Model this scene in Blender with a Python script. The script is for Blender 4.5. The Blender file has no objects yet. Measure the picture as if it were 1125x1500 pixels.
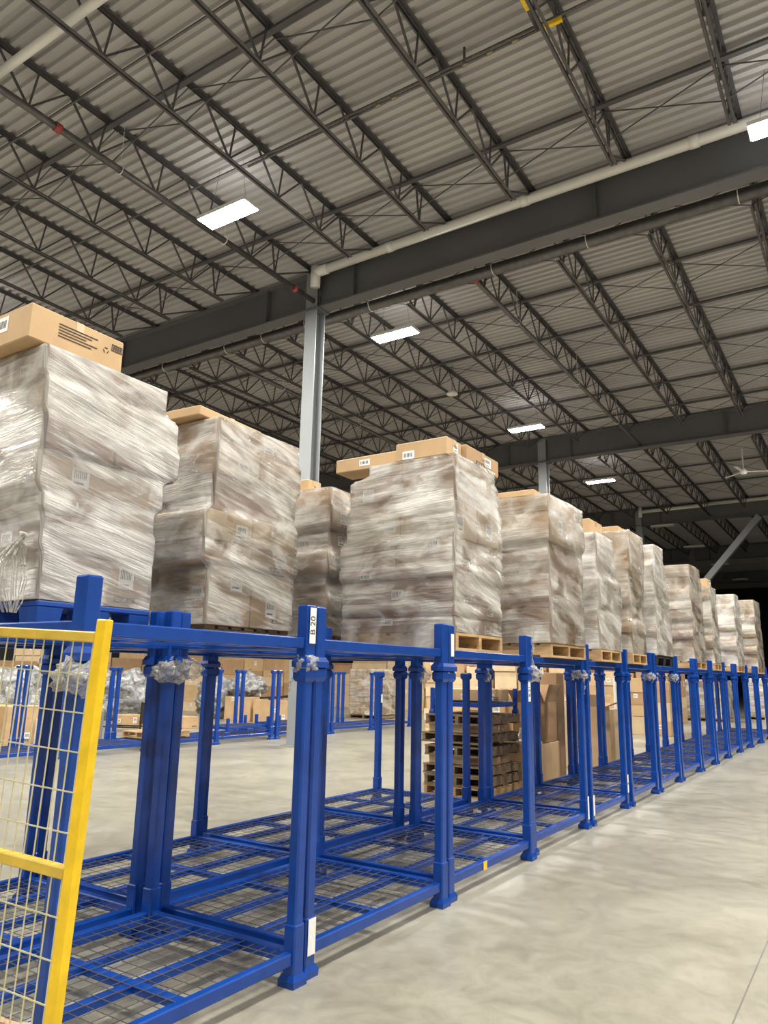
import bpy, bmesh, math, random
from mathutils import Vector, Matrix, noise as mnoise
C = bpy.context.scene.collection
PI = math.pi
# ---------------------------------------------------------------- camera
S = 1.5                      # camera height in metres; the place is laid out in metres
def cam_axes(yaw, pitch, roll):
    cy, sy = math.cos(yaw), math.sin(yaw); cp, sp = math.cos(pitch), math.sin(pitch)
    fw = Vector((sy*cp, cy*cp, sp)); r = Vector((cy, -sy, 0)); u = r.cross(fw)
    cr, sr = math.cos(roll), math.sin(roll)
    return cr*r + sr*u, -sr*r + cr*u, fw
r, u, fw = cam_axes(-.579351, .214346, .0193196)
cd = bpy.data.cameras.new('camera'); cam = bpy.data.objects.new('camera', cd); C.objects.link(cam)
M = Matrix((r, u, -fw)).transposed().to_4x4(); M.translation = Vector((0, 0, S)); cam.matrix_world = M
cd.sensor_width = 36; cd.lens = 1087.14/1500*36; cd.clip_end = 300; cd.clip_start = .05
bpy.context.scene.camera = cam
# ---------------------------------------------------------------- world, exposure
w = bpy.data.worlds.new('world'); bpy.context.scene.world = w; w.use_nodes = True
w.node_tree.nodes['Background'].inputs[0].default_value = (.01, .01, .011, 1)
w.node_tree.nodes['Background'].inputs[1].default_value = .3
vs = bpy.context.scene.view_settings
vs.view_transform = 'Standard'; vs.look = 'None'; vs.gamma = 1; vs.use_curve_mapping = False
vs.exposure = .3
UP = .012                     # share of lamp power for an added uplight that brightens the roof deck
LAMP_W = 560                 # watts of each high-bay lamp
# ---------------------------------------------------------------- materials
MATS = {}
def newmat(name):
    m = bpy.data.materials.new(name); m.use_nodes = True; MATS[name] = m
    nt = m.node_tree; return m, nt, nt.nodes['Principled BSDF']
def N(nt, t, **kw):
    n = nt.nodes.new(t)
    for k, v in kw.items():
        if k in n.inputs.keys(): n.inputs[k].default_value = v
        else: setattr(n, k, v)
    return n
def ramp(nt, stops):
    n = nt.nodes.new('ShaderNodeValToRGB'); e = n.color_ramp.elements
    e[0].position, e[0].color = stops[0][0], (*stops[0][1], 1)
    e[1].position, e[1].color = stops[-1][0], (*stops[-1][1], 1)
    for p, c in stops[1:-1]:
        x = e.new(p); x.color = (*c, 1)
    return n
def simple(name, col, rough=.5, metal=0, var=.15, scale=6, bump=0, spec=.5, stretch=None):
    m, nt, b = newmat(name)
    tc = N(nt, 'ShaderNodeTexCoord'); mp = N(nt, 'ShaderNodeMapping')
    if stretch: mp.inputs['Scale'].default_value = stretch
    no = N(nt, 'ShaderNodeTexNoise', Scale=scale, Detail=5)
    nt.links.new(tc.outputs['Object'], mp.inputs[0]); nt.links.new(mp.outputs[0], no.inputs[0])
    rp = ramp(nt, [(.3, [c*(1-var) for c in col]), (.7, [min(1, c*(1+var)) for c in col])])
    nt.links.new(no.outputs[0], rp.inputs[0]); nt.links.new(rp.outputs[0], b.inputs['Base Color'])
    b.inputs['Roughness'].default_value = rough; b.inputs['Metallic'].default_value = metal
    b.inputs['Specular IOR Level'].default_value = spec
    if bump:
        bp = N(nt, 'ShaderNodeBump', Strength=bump, Distance=.01)
        nt.links.new(no.outputs[0], bp.inputs['Height']); nt.links.new(bp.outputs[0], b.inputs['Normal'])
    return m
BLUE = simple('blue_powder_coat', (.003, .048, .285), .25, 0, .12, 9, .05)
BLUE2 = simple('blue_plastic', (.01, .06, .3), .42, 0, .1, 5)
YEL = simple('yellow_paint', (.85, .55, .01), .4, 0, .12, 14)
OCH = simple('dull_yellow_paint', (.62, .42, .05), .5, 0, .15, 14)
WIRE = simple('galvanised_wire', (.62, .58, .36), .4, .3, .1, 20)
DECKW = simple('mesh_wire', (.25, .235, .22), .35, .7, .1, 20)
STEEL = simple('dark_grey_steel', (.085, .082, .088), .5, .0, .15, 3, 0, .4)
GIRD = simple('grey_primer_steel', (.12, .122, .13), .5, 0, .1, .6)
COLM = simple('light_grey_paint', (.26, .275, .285), .45, 0, .08, .8)
WPIPE = simple('white_pvc_pipe', (.78, .77, .72), .35, 0, .04, 2)
BPIPE = simple('black_iron_pipe', (.12, .115, .115), .35, .5, .2, 8)
RPIPE = simple('red_fitting', (.35, .06, .05), .5)
BRASS = simple('brass_fitting', (.3, .27, .18), .35, .8)
WOOD = simple('pallet_wood', (.48, .31, .15), .75, 0, .3, 5, .3, .3, (1, 1, 6))
WOODD = simple('weathered_pallet_wood', (.22, .155, .095), .8, 0, .35, 5, .3, .2, (1, 6, 6))
BLK = simple('black_plastic', (.015, .015, .016), .4)
DARK = simple('dark_fabric', (.03, .03, .032), .9)
WHITE = simple('white_board', (.8, .8, .78), .5, 0, .05)
PAPER = simple('label_paper', (.86, .86, .83), .55, 0, .04, 30)
INK = simple('printing_ink', (.035, .03, .03), .6)
RED = simple('red_plastic', (.7, .05, .03), .5)
GREY = simple('grey_sheet', (.2, .2, .2), .5)
CARD = [simple('cardboard_tan', (.52, .35, .19), .7, 0, .1, 4, .1, .3),
        simple('cardboard_brown', (.40, .25, .135), .7, 0, .12, 4, .1, .3),
        simple('cardboard_pale', (.60, .46, .29), .7, 0, .1, 4, .1, .3),
        simple('cardboard_rosy', (.36, .21, .145), .7, 0, .12, 4, .1, .3)]
TAPE = simple('packing_tape', (.52, .36, .20), .25, 0, .08, 10)
def deck_mat():
    m, nt, b = newmat('corrugated_roof_steel')
    g = N(nt, 'ShaderNodeNewGeometry'); no = N(nt, 'ShaderNodeTexNoise', Scale=.35, Detail=6)
    mp = N(nt, 'ShaderNodeMapping'); mp.inputs['Scale'].default_value = (.25, 3, 1)
    nt.links.new(g.outputs['Position'], mp.inputs[0]); nt.links.new(mp.outputs[0], no.inputs[0])
    rp = ramp(nt, [(.3, (.355, .342, .345)), (.7, (.47, .455, .455))])
    nt.links.new(no.outputs[0], rp.inputs[0]); nt.links.new(rp.outputs[0], b.inputs['Base Color'])
    b.inputs['Roughness'].default_value = .5; return m
ROOF = deck_mat()
def floor_mat():
    m, nt, b = newmat('polished_concrete')
    g = N(nt, 'ShaderNodeNewGeometry')
    n1 = N(nt, 'ShaderNodeTexNoise', Scale=.7, Detail=8, Roughness=.65, Distortion=.6)
    n2 = N(nt, 'ShaderNodeTexNoise', Scale=5, Detail=6, Roughness=.7, Distortion=1.2)
    n3 = N(nt, 'ShaderNodeTexNoise', Scale=160, Detail=2)
    for n in (n1, n2, n3): nt.links.new(g.outputs['Position'], n.inputs[0])
    r1 = ramp(nt, [(.3, (.235, .215, .165)), (.5, (.32, .298, .235)), (.7, (.38, .357, .29))])
    r2 = ramp(nt, [(.35, (.78, .78, .77)), (.6, (1, 1, 1))])
    nt.links.new(n1.outputs[0], r1.inputs[0]); nt.links.new(n2.outputs[0], r2.inputs[0])
    mx = N(nt, 'ShaderNodeMix', data_type='RGBA', blend_type='MULTIPLY'); mx.inputs[0].default_value = .9
    nt.links.new(r1.outputs[0], mx.inputs[6]); nt.links.new(r2.outputs[0], mx.inputs[7])
    # control joints sawn in the slab
    sx = N(nt, 'ShaderNodeSeparateXYZ'); nt.links.new(g.outputs['Position'], sx.inputs[0])
    def joint(o, off, per):
        a = N(nt, 'ShaderNodeMath', operation='ADD'); a.inputs[1].default_value = off
        nt.links.new(o, a.inputs[0])
        p = N(nt, 'ShaderNodeMath', operation='PINGPONG'); p.inputs[1].default_value = per/2
        nt.links.new(a.outputs[0], p.inputs[0])
        l = N(nt, 'ShaderNodeMath', operation='LESS_THAN'); l.inputs[1].default_value = .004
        nt.links.new(p.outputs[0], l.inputs[0]); return l
    jx = joint(sx.outputs[0], .697, 4.7); jy = joint(sx.outputs[1], -2.2, 4.8)
    mm = N(nt, 'ShaderNodeMath', operation='MAXIMUM')
    nt.links.new(jx.outputs[0], mm.inputs[0]); nt.links.new(jy.outputs[0], mm.inputs[1])
    m2 = N(nt, 'ShaderNodeMix', data_type='RGBA'); m2.inputs[7].default_value = (.16, .15, .13, 1)
    nt.links.new(mm.outputs[0], m2.inputs[0]); nt.links.new(mx.outputs[2], m2.inputs[6])
    nt.links.new(m2.outputs[2], b.inputs['Base Color'])
    rr = N(nt, 'ShaderNodeMapRange'); rr.inputs['To Min'].default_value = .22; rr.inputs['To Max'].default_value = .45
    nt.links.new(n2.outputs[0], rr.inputs[0]); nt.links.new(rr.outputs[0], b.inputs['Roughness'])
    bp = N(nt, 'ShaderNodeBump', Strength=.08, Distance=.004)
    nt.links.new(n3.outputs[0], bp.inputs['Height']); nt.links.new(bp.outputs[0], b.inputs['Normal'])
    return m
FLOOR = floor_mat()
def film_mat(name, lo, hi, col, bump=.55, slant=.0, rough=.16):
    """clear stretch film wound round a load: milky where it doubles up, drawn into level streaks"""
    m, nt, b = newmat(name)
    uv = N(nt, 'ShaderNodeUVMap'); uv.uv_map = 'wrap'
    mp = N(nt, 'ShaderNodeMapping'); mp.inputs['Rotation'].default_value = (0, 0, slant)
    nt.links.new(uv.outputs[0], mp.inputs[0])
    def streak(sx, sy, sc, det, dist):
        q = N(nt, 'ShaderNodeMapping'); q.inputs['Scale'].default_value = (sx, sy, 1)
        nt.links.new(mp.outputs[0], q.inputs[0])
        n = N(nt, 'ShaderNodeTexNoise', Scale=sc, Detail=det, Roughness=.65, Distortion=dist)
        nt.links.new(q.outputs[0], n.inputs[0]); return n
    a = streak(.45, 7, 2.0, 6, .6); f = streak(1.6, 20, 2.2, 6, 1.0); big = streak(1.0, 1.7, 1.9, 3, .8)
    rd = streak(.9, 3.2, 1.8, 4, .9); rd.noise_type = 'RIDGED_MULTIFRACTAL'
    mix = N(nt, 'ShaderNodeMath', operation='MULTIPLY_ADD'); mix.inputs[1].default_value = .42
    nt.links.new(a.outputs[0], mix.inputs[0])
    s2 = N(nt, 'ShaderNodeMath', operation='MULTIPLY'); s2.inputs[1].default_value = .6
    nt.links.new(big.outputs[0], s2.inputs[0]); nt.links.new(s2.outputs[0], mix.inputs[2])
    mr = N(nt, 'ShaderNodeMapRange'); mr.inputs['From Min'].default_value = .41; mr.inputs['From Max'].default_value = .63
    mr.inputs['To Min'].default_value = lo; mr.inputs['To Max'].default_value = hi
    nt.links.new(mix.outputs[0], mr.inputs[0])
    b.inputs['Base Color'].default_value = (*col, 1); b.inputs['Roughness'].default_value = rough
    b.inputs['Specular IOR Level'].default_value = .8
    add = N(nt, 'ShaderNodeMath', operation='MULTIPLY_ADD'); add.inputs[1].default_value = .5
    nt.links.new(f.outputs[0], add.inputs[0])
    rr_ = N(nt, 'ShaderNodeMath', operation='MULTIPLY_ADD'); rr_.inputs[1].default_value = .55
    nt.links.new(rd.outputs[0], rr_.inputs[0]); nt.links.new(a.outputs[0], rr_.inputs[2]); nt.links.new(rr_.outputs[0], add.inputs[2])
    bp = N(nt, 'ShaderNodeBump', Strength=bump, Distance=.02)
    nt.links.new(add.outputs[0], bp.inputs['Height']); nt.links.new(bp.outputs[0], b.inputs['Normal'])
    tr = N(nt, 'ShaderNodeBsdfTransparent'); gl = N(nt, 'ShaderNodeBsdfGlossy'); gl.inputs['Roughness'].default_value = .1
    gl.inputs['Color'].default_value = (.9, .9, .88, 1)
    nt.links.new(bp.outputs[0], gl.inputs['Normal'])
    fr = N(nt, 'ShaderNodeFresnel', IOR=1.5); nt.links.new(bp.outputs[0], fr.inputs['Normal'])
    m1 = N(nt, 'ShaderNodeMixShader'); nt.links.new(fr.outputs[0], m1.inputs[0])
    nt.links.new(tr.outputs[0], m1.inputs[1]); nt.links.new(gl.outputs[0], m1.inputs[2])
    m2 = N(nt, 'ShaderNodeMixShader'); nt.links.new(mr.outputs[0], m2.inputs[0])
    nt.links.new(m1.outputs[0], m2.inputs[1]); nt.links.new(b.outputs[0], m2.inputs[2])
    nt.links.new(m2.outputs[0], nt.nodes['Material Output'].inputs[0]); return m
FILM = [film_mat('stretch_film', .08, .74, (.85, .82, .75), .9),
        film_mat('milky_stretch_film',   .22, .84, (.85, .82, .775), .95),
        film_mat('thin_stretch_film', .06, .62, (.82, .78, .70), .9)]
def bag_mat():
    m, nt, b = newmat('clear_plastic_bag')
    tc = N(nt, 'ShaderNodeTexCoord'); no = N(nt, 'ShaderNodeTexNoise', Scale=16, Detail=6, Roughness=.7, Distortion=2.0); no.noise_type = 'RIDGED_MULTIFRACTAL'
    nt.links.new(tc.outputs['Object'], no.inputs[0])
    b.inputs['Base Color'].default_value = (.74, .71, .62, 1); b.inputs['Roughness'].default_value = .15; b.inputs['Specular IOR Level'].default_value = .8
    bp = N(nt, 'ShaderNodeBump', Strength=1, Distance=.03); nt.links.new(no.outputs[0], bp.inputs['Height']); nt.links.new(bp.outputs[0], b.inputs['Normal'])
    mr = N(nt, 'ShaderNodeMapRange'); mr.inputs['To Min'].default_value = .35; mr.inputs['To Max'].default_value = .95; nt.links.new(no.outputs[0], mr.inputs[0])
    tr = N(nt, 'ShaderNodeBsdfTransparent'); mx = N(nt, 'ShaderNodeMixShader')
    nt.links.new(mr.outputs[0], mx.inputs[0]); nt.links.new(tr.outputs[0], mx.inputs[1]); nt.links.new(b.outputs[0], mx.inputs[2])
    nt.links.new(mx.outputs[0], nt.nodes['Material Output'].inputs[0]); return m
BAG = bag_mat()
def foil_mat():
    m, nt, b = newmat('crinkled_grey_plastic')
    tc = N(nt, 'ShaderNodeTexCoord'); no = N(nt, 'ShaderNodeTexNoise', Scale=3.2, Detail=7, Roughness=.7, Distortion=1.5)
    nt.links.new(tc.outputs['Object'], no.inputs[0])
    rp = ramp(nt, [(.36, (.13, .13, .135)), (.52, (.36, .36, .36)), (.66, (.75, .75, .74))])
    nt.links.new(no.outputs[0], rp.inputs[0]); nt.links.new(rp.outputs[0], b.inputs['Base Color'])
    b.inputs['Roughness'].default_value = .28
    bp = N(nt, 'ShaderNodeBump', Strength=1, Distance=.08)
    nt.links.new(no.outputs[0], bp.inputs['Height']); nt.links.new(bp.outputs[0], b.inputs['Normal']); return m
FOIL = foil_mat()
def emis(name, col, s):
    m, nt, b = newmat(name); b.inputs['Emission Color'].default_value = (*col, 1)
    b.inputs['Emission Strength'].default_value = s; return m
LED = emis('lit_lamp_lens', (1, .985, .93), 40)
DEADLENS = simple('unlit_lamp_lens', (.6, .6, .6), .4)
# ---------------------------------------------------------------- mesh helpers
class MB:
    def __init__(s): s.v = []; s.f = []; s.m = []
    def add(s, vs, fs, mi=0):
        o = len(s.v); s.v += [tuple(v) for v in vs]; s.f += [tuple(i+o for i in f) for f in fs]; s.m += [mi]*len(fs)
    def box(s, x0, y0, z0, x1, y1, z1, mi=0):
        v = [(x, y, z) for z in (z0, z1) for y in (y0, y1) for x in (x0, x1)]
        s.add(v, [(0, 2, 3, 1), (4, 5, 7, 6), (0, 1, 5, 4), (2, 6, 7, 3), (0, 4, 6, 2), (1, 3, 7, 5)], mi)
    def cbox(s, x0, y0, z0, x1, y1, z1, c=.006, mi=0):
        """box with chamfered edges"""
        cx, cy, cz = (x0+x1)/2, (y0+y1)/2, (z0+z1)/2; h = ((x1-x0)/2, (y1-y0)/2, (z1-z0)/2)
        v = []; idx = {}
        for sx in (-1, 1):
            for sy in (-1, 1):
                for sz in (-1, 1):
                    for a in range(3):
                        p = [sx*(h[0]-c), sy*(h[1]-c), sz*(h[2]-c)]; p[a] = (sx, sy, sz)[a]*h[a]
                        idx[(sx, sy, sz, a)] = len(v); v.append((cx+p[0], cy+p[1], cz+p[2]))
        f = []
        for a in range(3):
            b, d = (a+1) % 3, (a+2) % 3
            for sg in (-1, 1):
                q = []
                for sb, sd in ((-1, -1), (1, -1), (1, 1), (-1, 1)):
                    k = [0, 0, 0]; k[a] = sg; k[b] = sb; k[d] = sd; q.append(idx[(*k, a)])
                f.append(tuple(q if sg > 0 else q[::-1]))
            for sb in (-1, 1):
                for sd in (-1, 1):
                    k0 = [0, 0, 0]; k1 = [0, 0, 0]; k0[a] = -1; k1[a] = 1; k0[b] = k1[b] = sb; k0[d] = k1[d] = sd
                    q = [idx[(*k0, b)], idx[(*k1, b)], idx[(*k1, d)], idx[(*k0, d)]]
                    f.append(tuple(q if sb*sd > 0 else q[::-1]))
        for sx in (-1, 1):
            for sy in (-1, 1):
                for sz in (-1, 1):
                    q = [idx[(sx, sy, sz, a)] for a in range(3)]
                    f.append(tuple(q if sx*sy*sz > 0 else q[::-1]))
        s.add(v, f, mi)
    def bar(s, p, q, w, h=None, mi=0, caps=True, up=None):
        p = Vector(p); q = Vector(q); d = (q-p).normalized(); h = h or w
        up = Vector(up) if up else (Vector((0, 0, 1)) if abs(d.z) < .95 else Vector((1, 0, 0)))
        a = d.cross(up).normalized(); b = a.cross(d)
        v = [e + a*i*w/2 + b*j*h/2 for e in (p, q) for i, j in ((-1, -1), (1, -1), (1, 1), (-1, 1))]
        f = [(0, 1, 5, 4), (1, 2, 6, 5), (2, 3, 7, 6), (3, 0, 4, 7)]
        if caps: f += [(3, 2, 1, 0), (4, 5, 6, 7)]
        s.add(v, f, mi)
    def tube(s, pts, r, n=10, mi=0, caps=True):
        pts = [Vector(p) for p in pts]; rings = []
        for i, p in enumerate(pts):
            d = ((pts[min(i+1, len(pts)-1)]-p).normalized() + (p-pts[max(i-1, 0)]).normalized()).normalized()
            up = Vector((0, 0, 1)) if abs(d.z) < .9 else Vector((1, 0, 0))
            a = d.cross(up).normalized(); b = a.cross(d)
            rr = r[i] if isinstance(r, (list, tuple)) else r
            rings.append([p + (a*math.cos(t*2*PI/n)+b*math.sin(t*2*PI/n))*rr for t in range(n)])
        v = [x for g in rings for x in g]; f = []
        for i in range(len(rings)-1):
            for t in range(n):
                f.append((i*n+t, i*n+(t+1) % n, (i+1)*n+(t+1) % n, (i+1)*n+t))
        if caps: f += [tuple(range(n))[::-1], tuple((len(rings)-1)*n+t for t in range(n))]
        s.add(v, f, mi)
    def frust(s, cx, cy, z0, z1, a0, a1, b0=None, b1=None, mi=0):
        b0 = b0 or a0; b1 = b1 or a1
        v = [(cx+i*a, cy+j*b, z) for z, a, b in ((z0, a0, b0), (z1, a1, b1)) for i, j in ((-1, -1), (1, -1), (1, 1), (-1, 1))]
        s.add(v, [(3, 2, 1, 0), (4, 5, 6, 7), (0, 1, 5, 4), (1, 2, 6, 5), (2, 3, 7, 6), (3, 0, 4, 7)], mi)
    def build(s, name, mats, parent=None, loc=None, smooth=False):
        me = bpy.data.meshes.new(name); me.from_pydata(s.v, [], s.f)
        if not isinstance(mats, (list, tuple)): mats = [mats]
        for m in mats: me.materials.append(m)
        if len(mats) > 1: me.polygons.foreach_set('material_index', s.m)
        if smooth: me.polygons.foreach_set('use_smooth', [True]*len(s.f))
        me.update()
        o = bpy.data.objects.new(name, me); C.objects.link(o)
        if parent: o.parent = parent
        if loc: o.location = loc
        return o
def tag(o, label=None, cat=None, group=None, kind=None):
    for k, v in (('label', label), ('category', cat), ('group', group), ('kind', kind)):
        if v: o[k] = v
    return o
def empty(name, loc=(0, 0, 0), rz=0, label=None, cat=None, group=None):
    o = bpy.data.objects.new(name, None); C.objects.link(o); o.location = loc; o.rotation_euler = (0, 0, rz)
    o.empty_display_size = .1; return tag(o, label, cat, group)
def kids(o): return [c for c in bpy.data.objects if c.parent == o]
def copy_tree(o, parent=None):
    c = o.copy(); C.objects.link(c)
    if parent: c.parent = parent
    for k in CH.get(o.name, ()): copy_tree(k, c)
    return c
CH = {}
def reg(root):
    """remember the children of a finished prototype so that copying it is quick"""
    for o in bpy.data.objects:
        if o.parent: CH.setdefault(o.parent.name, [])
        if o.parent and o not in CH[o.parent.name]: CH[o.parent.name].append(o)
def struct(mb, name, m, label=None):
    o = mb.build(name, m); return tag(o, label, None, None, 'structure')
def text_mesh(txt, size, mat, name, parent, M4, ext=.0006):
    cu = bpy.data.curves.new(name, 'FONT'); cu.body = txt; cu.size = size; cu.extrude = ext
    cu.align_x = 'CENTER'; cu.align_y = 'CENTER'
    o = bpy.data.objects.new(name, cu); C.objects.link(o)
    me = bpy.data.meshes.new_from_object(o.evaluated_get(bpy.context.evaluated_depsgraph_get()))
    bpy.data.objects.remove(o); bpy.data.curves.remove(cu)
    me.materials.clear(); me.materials.append(mat); me.transform(M4)
    q = bpy.data.objects.new(name, me); C.objects.link(q); q.parent = parent; return q
# face frames: text drawn in XY, turned so that it faces +X or -Y
FACE_X = Matrix(((0, 0, 1, 0), (1, 0, 0, 0), (0, 1, 0, 0), (0, 0, 0, 1)))
FACE_Y = Matrix(((1, 0, 0, 0), (0, 0, -1, 0), (0, 1, 0, 0), (0, 0, 0, 1)))
def rotz2(a): return Matrix.Rotation(a, 4, 'Z')
# ---------------------------------------------------------------- the shell
XL, XR, YN, YF = -62, 14, -14, 84
ZT = S+9.25; ZB = S+8.47
mb = MB(); mb.add([(XL, YN, 0), (XR, YN, 0), (XR, YF, 0), (XL, YF, 0)], [(0, 1, 2, 3)])
struct(mb, 'floor', FLOOR)
mb = MB(); y = YN; P = .2; prof = []
while y < YF:
    prof += [(y, ZT), (y+.08, ZT), (y+.1, ZT+.06), (y+.18, ZT+.06)]; y += P
v = [(x, a, b) for a, b in prof for x in (XL, XR)]
mb.add(v, [(2*i, 2*i+1, 2*i+3, 2*i+2) for i in range(len(prof)-1)]); struct(mb, 'ceiling', ROOF)
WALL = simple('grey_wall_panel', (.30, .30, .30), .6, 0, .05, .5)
WALLD = simple('darkened_wall_panel', (.012, .012, .013), .8, 0, .1, .5)  # near black: the darkness of the unlit far end is put into its colour
for nm, b, m in (('wall_left', (XL-.2, YN, 0, XL, YF, ZT), WALL), ('wall_right', (XR, YN, 0, XR+.2, YF, ZT), WALL),
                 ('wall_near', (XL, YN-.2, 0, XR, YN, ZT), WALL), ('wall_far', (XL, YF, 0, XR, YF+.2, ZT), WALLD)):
    mb = MB(); mb.box(*b); struct(mb, nm, m)
# ---------------------------------------------------------------- girders, columns
GY = [12.45, 26.95, 41.35, 55.8, 70.2]; CX = -10.17
def girder(y, x0, x1, label):
    g = empty('roof_girder', ((x0+x1)/2, y, S+8.24), 0, label, 'girder', None)
    h = .93; L = (x1-x0)/2
    a = MB(); a.box(-L, -.012, .03, L, .012, h-.03); a.build('web', GIRD, g)
    a = MB(); a.box(-L, -.16, h-.035, L, .16, h); a.build('top_flange', GIRD, g)
    a = MB(); a.box(-L, -.16, 0, L, .16, .035); a.build('bottom_flange', GIRD, g)
    x = -L+1.0
    while x < L and x < L:
        for sg in (-1, 1):
            a = MB(); a.box(x-.006, min(sg*.012, sg*.15), .035, x+.006, max(sg*.012, sg*.15), h-.035); a.build('stiffener', GIRD, g)
        x += 5.49
ORD = ['nearest', 'second', 'third', 'fourth', 'fifth']
for i, y in enumerate(GY):
    girder(y, CX+.17, XR, 'long grey steel roof girder right of its column, %s ahead of the viewer' % ORD[i])
    girder(y, XL, CX-.17, 'grey steel roof girder left of its column, %s ahead of the viewer' % ORD[i])
def column(x, y, label, h=S+9.17):
    c = empty('steel_column', (x, y, 0), 0, label, 'column')
    a = MB(); a.box(-.165, -.165, .03, .165, -.145, h); a.box(-.165, .145, .03, .165, .165, h)
    a.box(-.01, -.145, .03, .01, .145, h); a.build('shaft', COLM, c)
    a = MB(); a.box(-.25, -.25, 0, .25, .25, .03); a.build('base_plate', COLM, c)
    a = MB()
    for s in (-1, 1):
        for k in range(6):
            a.tube([(s*.172, -.05, h-.85+k*.13), (s*.195, -.05, h-.85+k*.13)], .014, 6)
            a.tube([(s*.172, .05, h-.85+k*.13), (s*.195, .05, h-.85+k*.13)], .014, 6)
    for s in (-1, 1): a.box(s*.16, -.09, h-.92, s*.175, .09, h-.1)
    a.build('bolted_bracket', GIRD, c)
    a = MB(); a.box(-.25, -.22, h-.97, .25, .22, h-.93); a.build('seat_plate', GIRD, c)
    return c
column(CX, 12.45, 'tall light grey steel column rising behind the wrapped loads, nearest of the row')
column(CX, 26.95, 'grey steel column carrying the second roof girder, top just above the loads')
column(CX, 41.35, 'dark grey steel column under the third girder at the foot of the brace')
# diagonal brace in the plane of the third girder
br = MB(); br.bar((-4.2, 41.35, 9.7), (-9.6, 41.35, 3.5), .34, .3)
tag(br.build('diagonal_brace', COLM), 'wide grey diagonal steel brace dropping from the third girder into the dark', 'brace')
# ---------------------------------------------------------------- open-web joists
def make_joist(L, name='roof_joist'):
    j = empty(name); d = ZT-ZB
    a = MB()
    for s in (-1, 1):
        a.box(s*.018, 0, -.006, s*.075, L, 0); a.box(s*.018, 0, -.07, s*.024, L, 0)
    a.build('top_chord', STEEL, j)
    a = MB()
    for s in (-1, 1):
        a.box(s*.016, 1.1, -d, s*.06, L-1.1, -d+.006); a.box(s*.016, 1.1, -d, s*.022, L-1.1, -d+.05)
    a.build('bottom_chord', STEEL, j)
    a = MB(); n = int(round((L-.5)/1.23)); st = (L-.5)/n; y0 = .25
    for k in range(n):
        yb = y0+st*(k+.5); yt0 = y0+st*k; yt1 = yt0+st
        zb, zt = -d+.03, -.03
        if k == 0: a.bar((0, yt0-.2, zt), (0, yb+.5, zb), .035); yb += .5
        if k == n-1: a.bar((0, yt1+.2, zt), (0, yb-.5, zb), .035); yb -= .5
        if k: a.bar((0, yt0, zt), (0, yb, zb), .03)
        a.bar((0, yb, zb), (0, yb+(.1 if k else .25), zt), .026)
        if k < n-1: a.bar((0, yb, zb), (0, yt1, zt), .03)
    a.build('web', STEEL, j)
    a = MB(); a.box(-.07, 0, -.09, .07, .14, -.06); a.box(-.07, L-.14, -.09, .07, L, -.06); a.build('bearing_seat', STEEL, j)
    return j
JX = [-1.03-1.83*k for k in range(-5, 33)]
BAYS = [(-1.9, 12.38, 'before the nearest girder'), (12.52, 26.88, 'between the nearest and second girders'),
        (27.02, 41.28, 'between the second and third girders'), (41.42, 55.7, 'beyond the third girder in the dark')]
proto = make_joist(BAYS[0][1]-BAYS[0][0]); reg(proto)
first = True
for bi, (y0, y1, lb) in enumerate(BAYS):
    for k, x in enumerate(JX):
        # leave out what the photograph shows nothing of
        if x > (4 if bi == 0 else 1): continue
        if bi == 1 and x < -48: continue
        if bi == 2 and (x < -40 or x > 0): continue
        if bi == 3 and (x < -22 or x > -2): continue
        o = proto if first else copy_tree(proto); first = False
        o.location = (x, y0, ZT-.002); o.scale = (1, (y1-y0)/(BAYS[0][1]-BAYS[0][0]), 1)
        tag(o, 'dark grey open-web roof joist %s' % lb, 'joist', 'roof joists %s' % lb)
# bridging lines with crossing rods between the joists
def bridging(y, x0, x1, lb):
    g = empty('joist_bridging', ((x0+x1)/2, y, ZT-.1), 0, lb, 'bridging'); L = (x1-x0)/2
    a = MB(); a.box(-L, -.045, -.025, L, .045, .025); a.build('tie_angle', STEEL, g)
    a = MB(); d = ZT-ZB-.1
    for x in JX:
        if x-1.83 < x0 or x > x1: continue
        cx = (x0+x1)/2
        a.bar((x-cx, .12, 0), (x-1.83-cx, .12, -d+.05), .016); a.bar((x-1.83-cx, .15, 0), (x-cx, .15, -d+.05), .016)
    a.build('cross_rod', STEEL, g)
WH = ['first', 'second', 'third', 'fourth', 'fifth', 'sixth', 'seventh', 'eighth', 'ninth', 'tenth', 'eleventh', 'twelfth']
for i, y in enumerate([2.6, 6.65, 10.62]):
    bridging(y, -55, 4, '%s line of steel bridging across the joists before the nearest girder' % WH[i])
for i, y in enumerate([13.6, 16.05, 18.37, 20.8, 23.2, 25.46]):
    bridging(y, -46, 1, '%s line of steel bridging across the joists between nearest and second girder' % WH[i])
for i, y in enumerate([30, 33.5, 37]):
    bridging(y, -38, 0, '%s line of steel bridging across the joists past the second girder' % WH[i])
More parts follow.
